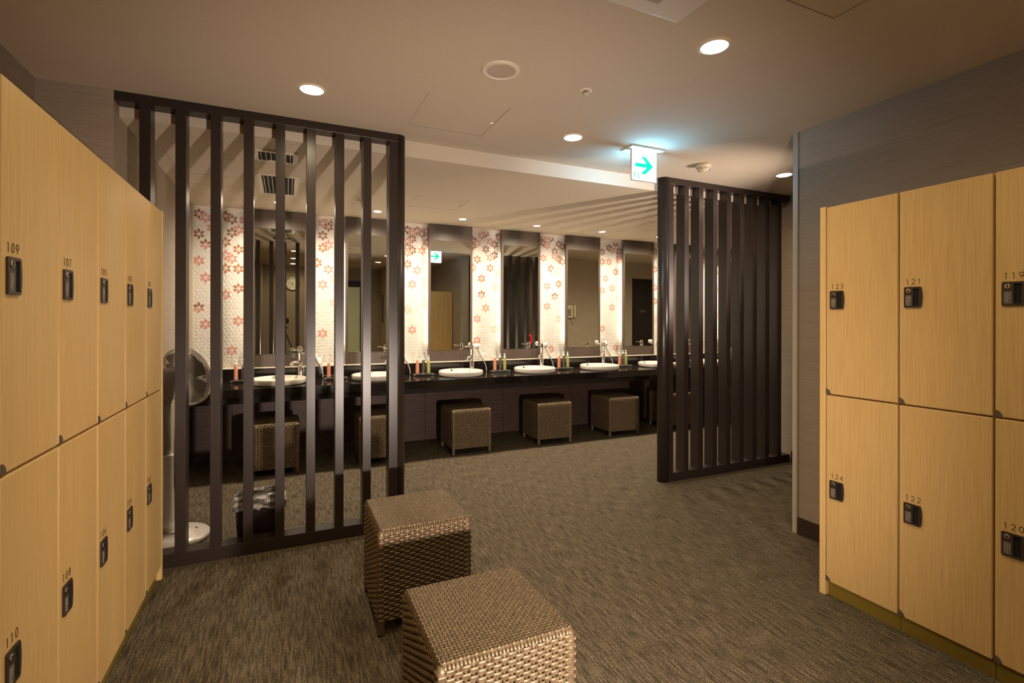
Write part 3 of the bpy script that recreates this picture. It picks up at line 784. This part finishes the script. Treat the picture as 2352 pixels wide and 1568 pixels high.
# vents
def vent(x0, x1, y0, y1, z, n, lab):
    o = thing('ceiling_vent', ((x0+x1)/2, (y0+y1)/2, z), 0, lab, 'vent', 'slotted ceiling vents')
    a, b = (x1-x0)/2, (y1-y0)/2; t = .03
    MB().box(-a, a, -b, -b+t, -.006, -.0005).box(-a, a, b-t, b, -.006, -.0005).box(-a, -a+t, -b+t, b-t, -.006, -.0005).box(a-t, a, -b+t, b-t, -.006, -.0005).build('frame', M['bead'], o)
    MB().box(-a+t, a-t, -b+t, b-t, -.0012, -.0006).build('backing', M['void'], o)
    for k in range(n):
        x = -a+t+(2*a-2*t)*(k+.5)/n
        MB().box(-.002, .002, -b+t, b-t, -.0055, -.0014, Matrix.Translation((x, 0, 0))).build('slat', M['bead'], o)
vent(-.195, .06, 3.355, 3.585, HL, 7, 'slotted vent in the low ceiling nearer to the left screen')
vent(-.20, .075, 3.90, 4.50, HL, 8, 'longer slotted vent in the low ceiling in front of the first mirror')

# ------------------------------------------------------------------ standing fan
fo = thing('standing_fan', (-.60, 3.42, 0), 0, 'grey standing fan with white round base behind the left screen', 'fan')
MB().lathe([(.172, .0005), (.185, .006), (.186, .022), (.178, .030), (.12, .040), (.045, .052), (.045, .06)], n=48).build('base', M['fan_white'], fo)
MB().box(.06, .11, -.012, .012, .0355, .040, Matrix.Rotation(-.3, 4, 'Z')).box(.0, .10, -.075, -.045, .0385, .0415, Matrix.Rotation(.9, 4, 'Z')).build('control_panel', M['black'], fo)
MB().lathe([(.042, .06), (.036, .12), (.032, .48), (.034, .485), (.034, .495)], Matrix.Translation((-.03, -.0, 0)), 24).build('lower_pole', M['fan_silver'], fo)
MB().lathe([(.020, .495), (.020, .80)], Matrix.Translation((-.03, 0, 0)), 20).build('upper_pole', M['fan_grey'], fo)
fn = Vector((.62, .76, .17)).normalized()
mc = Vector((-.03, 0, .89))
MB().lathe([(.022, -.10), (.030, -.075), (.040, -.02), (.045, .02), (.042, .05), (.030, .06)], Matrix.Translation(mc), 24).build('neck', M['fan_grey'], fo)
Tm = T_axis(mc+Vector((0, 0, .045)), fn)
MB().lathe([(.018, -.072), (.042, -.062), (.055, -.04), (.058, .0), (.052, .045), (.04, .055)], Tm, 28).build('motor_housing', M['fan_grey'], fo)
cc = mc + Vector((0, 0, .02)) + fn*.125
cg = MB(); q = fn.to_track_quat('Z', 'Y'); RR = .175
for zz, R_ in ((0, RR), (.055, RR*.55), (-.062, RR*.45), (.062, .03), (-.066, .045), (-.012, RR*.995), (.012, RR*.995)):
    cg.ring(cc+fn*zz, fn, R_, .0022 if R_ < RR*.9 else .0035, 48, 6)
for k in range(84):
    a = 2*PI*k/84; d = q @ Vector((math.cos(a), math.sin(a), 0)); tw = q @ Vector((-math.sin(a), math.cos(a), 0))
    cg.tube([cc+fn*.062+d*.03, cc+fn*.055+d*RR*.55+tw*.004, cc+fn*.04+d*RR*.86+tw*.008, cc+fn*.006+d*RR+tw*.010], .0010, 4, caps=False)
    cg.tube([cc-fn*.066+d*.045, cc-fn*.062+d*RR*.45-tw*.004, cc-fn*.045+d*RR*.86-tw*.008, cc-fn*.006+d*RR-tw*.010], .0014, 4, caps=False)
cg.build('cage', M['fan_silver'], fo)
for k in range(5):
    a = 2*PI*k/5; vs = []
    for i_ in range(7):
        r_ = .03+.125*i_/6; wd = .030+.055*i_/6*(1.25-i_/6*.5)
        for s_ in (-1, 1):
            p = Vector((r_*math.cos(a)+s_*wd*-math.sin(a), r_*math.sin(a)+s_*wd*math.cos(a), s_*.016))
            vs.append(cc + q @ p)
    MB().add(vs, [(2*i_, 2*i_+1, 2*i_+3, 2*i_+2) for i_ in range(6)], True).build('blade', M['labelbg'], fo)
MB().lathe([(.028, -.02), (.028, .025), (.015, .035)], T_axis(cc, fn), 20).build('hub', M['fan_grey'], fo)

# ------------------------------------------------------------------ bin
bo = thing('waste_bin', (-.145, 3.225, 0), 0, 'dark rectangular waste bin lined with a clear plastic bag behind the left screen', 'bin')
def ringbox(a0, b0, a1, b1, z0, z1, th, mb):
    o_ = [(-a0, -b0, z0), (a0, -b0, z0), (a0, b0, z0), (-a0, b0, z0)]; t_ = [(-a1, -b1, z1), (a1, -b1, z1), (a1, b1, z1), (-a1, b1, z1)]
    oi = [(x*(1-th/abs(x)), y*(1-th/abs(y)), z+.003) for x, y, z in o_]; ti = [(x*(1-th/abs(x)), y*(1-th/abs(y)), z) for x, y, z in t_]
    mb.add(o_+t_+oi+ti, [(0, 1, 5, 4), (1, 2, 6, 5), (2, 3, 7, 6), (3, 0, 4, 7), (3, 2, 1, 0), (8, 12, 13, 9), (9, 13, 14, 10), (10, 14, 15, 11), (11, 15, 12, 8), (8, 9, 10, 11), (4, 5, 13, 12), (5, 6, 14, 13), (6, 7, 15, 14), (7, 4, 12, 15)])
mb = MB(); ringbox(.105, .060, .122, .072, .0005, .272, .003, mb); mb.build('bin_body', M['bin'], bo)
bg = MB(); n = 56; rows = []
rb = random.Random(11)
for zi, (z, off) in enumerate([(.205, .006), (.215, .008), (.232, .0065), (.248, .009), (.262, .006), (.279, .004), (.281, -.002), (.262, -.008), (.22, -.010), (.15, -.014)]):
    row = []
    for k in range(n):
        t = k/n*4; sd = int(t); u = t-sd
        cr_ = [(-1, -1), (1, -1), (1, 1), (-1, 1)]
        p0, p1 = cr_[sd], cr_[(sd+1) % 4]
        A_, B_ = .122+off, .072+off
        ex = rb.uniform(-.0022, .0028) + (.010 if sd == 1 and zi < 6 else 0)
        x = (p0[0]+(p1[0]-p0[0])*u)*(A_+ex); y = (p0[1]+(p1[1]-p0[1])*u)*(B_+ex*.6)
        zz = z + (rb.uniform(-.012, .006) if zi == 0 else rb.uniform(-.0025, .0025))
        if sd in (1,) and zi == 0: zz -= .02
        row.append((x, y, zz))
    rows.append(row)
vs = [p for r in rows for p in r]
bg.add(vs, [(i*n+k, i*n+(k+1) % n, (i+1)*n+(k+1) % n, (i+1)*n+k) for i in range(len(rows)-1) for k in range(n)], True)
bg.build('bag_liner', M['bag'], bo)

# ------------------------------------------------------------------ things behind the camera seen in the mirrors
# clock
o = thing('wall_clock', (.095, YB+.001, 2.03), 0, 'round silver-rimmed wall clock reflected in the first mirror', 'clock')
T = T_axis((0, 0, 0), (0, 1, 0))
MB().lathe([(.118, .0), (.132, .010), (.134, .028), (.125, .036), (.116, .030)], T, 48, capb=True, capt=False).build('rim', M['steel'], o)
MB().lathe([(.1165, .018), (.1165, .022)], T, 48).build('dial', M['clockface'], o)
hb = MB()
def hand(ang, l, wd):
    R_ = T @ Matrix.Rotation(math.radians(ang), 4, 'Z'); hb.prism([(-wd, -.015), (wd, -.015), (wd*.6, l), (-wd*.6, l)], .024, .0255, R_)
hand(-75, .085, .004); hand(-205, .055, .005)
hb.build('hands', M['black'], o)
nb = MB()
for k in range(1, 13):
    a = math.radians(90-30*k); tx = str(k); hh = .020
    text_mb(nb, tx, T @ Matrix.Translation((.092*math.cos(a)-len(tx)*.0065, .092*math.sin(a)-.010, .0225)), hh, .0135, .0030)
nb.build('numerals', M['black'], o)
# frosted door in rear wall
o = thing('door_1', (1.18, YB, 0)); struct(o)
MB().box(-.36, .30, .001, .012, .001, 2.132).build('door_frame', M['door_dark'], o)
MB().box(-.33, .265, .0125, .020, .01, 1.995).build('frosted_pane', M['frosted'], o)
MB().tube([(-.28, .05, .85), (-.28, .05, 1.25)], .012, 12).tube([(-.28, .018, .88), (-.28, .05, .88)], .007, 8).tube([(-.28, .018, 1.22), (-.28, .05, 1.22)], .007, 8).build('door_handle', M['chrome'], o)
# notice plaque
o = thing('notice_plaque', (1.859, -.50, 1.52), 0, 'dark notice plaque with lines of text reflected in the second mirror', 'notice')
MB().box(-.008, -.0005, -.10, .10, -.30, .30).build('board', M['bronze'], o)
pl = MB(); rn = random.Random(2)
for k in range(16):
    if k in (0, 9): continue
    z = .24-.033*k; L_ = rn.uniform(.08, .15); pl.box(-.0088, -.0081, -.075, -.075+L_, z-.003, z+.003)
pl.box(-.0088, -.0081, -.05, .05, .235, .25).build('text_lines', M['tinylabel'], o)
# white corridor door
o = thing('door_2', (XC, 0, 0)); struct(o)
MB().box(-.006, -.0005, .86, 1.80, .001, 2.18).build('door_frame', M['trim'], o)
MB().box(-.012, -.0065, .90, 1.76, .005, 2.14).build('door_leaf', M['door_pale'], o)
for z in (.45, 1.75): MB().box(-.018, -.0125, .895, .925, z, z+.13).build('hinge', M['steel'], o)
MB().tube([(-.013, 1.70, 1.0), (-.05, 1.70, 1.0), (-.05, 1.60, 1.0)], .009, 10).build('door_handle', M['steel'], o)
# toilet door
o = thing('door_3', (5.60, YE, 0)); struct(o)
MB().box(-.04, .78, .0005, .006, .001, 2.02).build('door_frame', M['door_dark'], o)
MB().box(0, .74, .0065, .012, .005, 1.99).build('door_leaf', M['door_dark'], o)
tb = MB(); text_mb(tb, 'TOILET', T_axis((.255, .0125, 1.43), (0, 1, 0)), .028, .024, .0035); tb.build('door_lettering', M['tinylabel'], o)
# the letters start from the reader's left, which is +X when facing the door from the vanity
tb_o = bpy.data.objects['door_lettering']
# phone
o = thing('wall_phone', (4.285, YE+.0005, 1.42), 0, 'cream wall telephone reflected in the fifth mirror', 'telephone')
MB().box(-.085, .085, 0, .035, -.105, .105).build('body', M['cream'], o, .008)
kp = MB().box(-.07, .0, .0355, .038, -.075, .055)
kp.build('keypad_plate', M['plate'], o)
kb = MB()
for r_ in range(5):
    for c_ in range(3): kb.box(-.062+c_*.021, -.048+c_*.021, .0382, .042, -.062+r_*.022, -.050+r_*.022)
kb.build('keys', M['black'], o)
MB().tube([(.055, .045, -.10), (.055, .062, -.06), (.055, .066, 0), (.055, .062, .06), (.055, .045, .10)], [.024, .020, .017, .020, .024], 14).build('handset', M['cream'], o)
MB().tube([(.055, .045, -.12), (.055, .03, -.17), (.065, .02, -.21), (.045, .02, -.17), (.03, .02, -.10)], .005, 8).build('cord', M['cream'], o)
# red ring
o = MB().ring((XC-.03, 2.06, .93), (-1, 0, 0), .075, .010, 24, 8).build('red_ring', M['red'])
tag(o, 'red glowing ring on the corridor wall reflected in the fourth mirror', 'ring')
# tripod with camera
to = thing('camera_tripod', (0, 0, 0), -YAW, 'black tripod holding the camera, reflected in the first mirror', 'tripod')
for k in range(3):
    a = math.radians(90+120*k+180)
    MB().tube([(.03*math.cos(a), -.13+.03*math.sin(a), 1.02), (.40*math.cos(a), -.13+.40*math.sin(a), .008)], [.016, .010], 10).build('leg', M['tripod'], to)
MB().tube([(0, -.13, .75), (0, -.13, 1.16)], .014, 12).lathe([(.03, 1.0), (.035, 1.04), (.022, 1.08)], Matrix.Translation((0, -.13, 0)), 16).build('centre_column', M['tripod'], to)
MB().sphere((0, -.13, 1.175), .03, 16, 10).tube([(.0, -.13, 1.17), (.10, -.20, 1.12)], .008, 8).sphere((.10, -.20, 1.12), .014, 10, 8).build('ball_head', M['tripod'], to)
co = thing('photo_camera', (0, 0, 0), -YAW, 'black camera with a white flash tube on the tripod, reflected in the first mirror', 'camera')
MB().box(-.07, .07, -.17, -.10, 1.207, 1.31).build('camera_body', M['tripod'], co, .006)
MB().lathe([(.042, 0), (.042, .05), (.045, .055), (.045, .07), (.036, .07)], T_axis((0, -.10, 1.262), (0, 1, 0)), 28).build('lens', M['tripod'], co)
MB().lathe([(.0355, .058), (.034, .062)], T_axis((0, -.10, 1.262), (0, 1, 0)), 28).build('front_glass', M['lens'], co)
MB().box(-.03, .03, -.16, -.12, 1.31, 1.36).build('flash_foot', M['white'], co, .004)
MB().lathe([(.024, 1.36), (.024, 1.58), (.02, 1.585)], Matrix.Translation((0, -.14, 0)), 20).build('flash_tube', M['white'], co)
MB().lathe([(.014, 0), (.014, .002)], T_axis((-.045, -.0995, 1.225), (0, 1, 0)), 16).build('badge', M['orange'], co)
# two bare-bulb lamps the photographer stood behind the lockers and in the corridor
def lamp(x, y, z, m_, lab, r, power, aim, cone=150):
    o = thing('bulb_lamp', (x, y, 0), 0, lab, 'lamp')
    MB().lathe([(.11, .0005), (.11, .008), (.02, .014)], n=28).build('base', M['tripod'], o)
    MB().tube([(0, 0, .012), (0, 0, z-r-.03)], .009, 10).build('pole', M['tripod'], o)
    MB().lathe([(.02, z-r-.03), (.024, z-r-.003)], n=16).build('socket', M['tripod'], o)
    MB().sphere((0, 0, z), r, 20, 12).build('bulb', m_, o)
    ld = bpy.data.lights.new('reflector_beam', 'SPOT'); ld.energy = power; ld.color = FLASH; ld.spot_size = math.radians(cone); ld.spot_blend = 1.0; ld.shadow_soft_size = .035
    lo = bpy.data.objects.new('reflector_beam', ld); C.objects.link(lo); lo.parent = o
    d = Vector(aim).normalized(); lo.location = Vector((0, 0, z)) + d*.075; lo.rotation_euler = (-d).to_track_quat('Z', 'Y').to_euler()
lamp(.69, -.06, .60, M['flash_low'], 'low bare-bulb lamp behind the camera that casts the slat shadows', .035, P_LOW, (.12, 1, .08), 112)
lamp(3.63, 1.47, 1.50, M['flash_high'], 'tall bare-bulb lamp in the corridor behind the right wall', .035, P_HIGH, (-1.6, 3.1, .95), 66)
for o in bpy.data.objects:
    if o.parent is None and o.get('category') and not o.get('kind'): o['kind'] = 'thing'
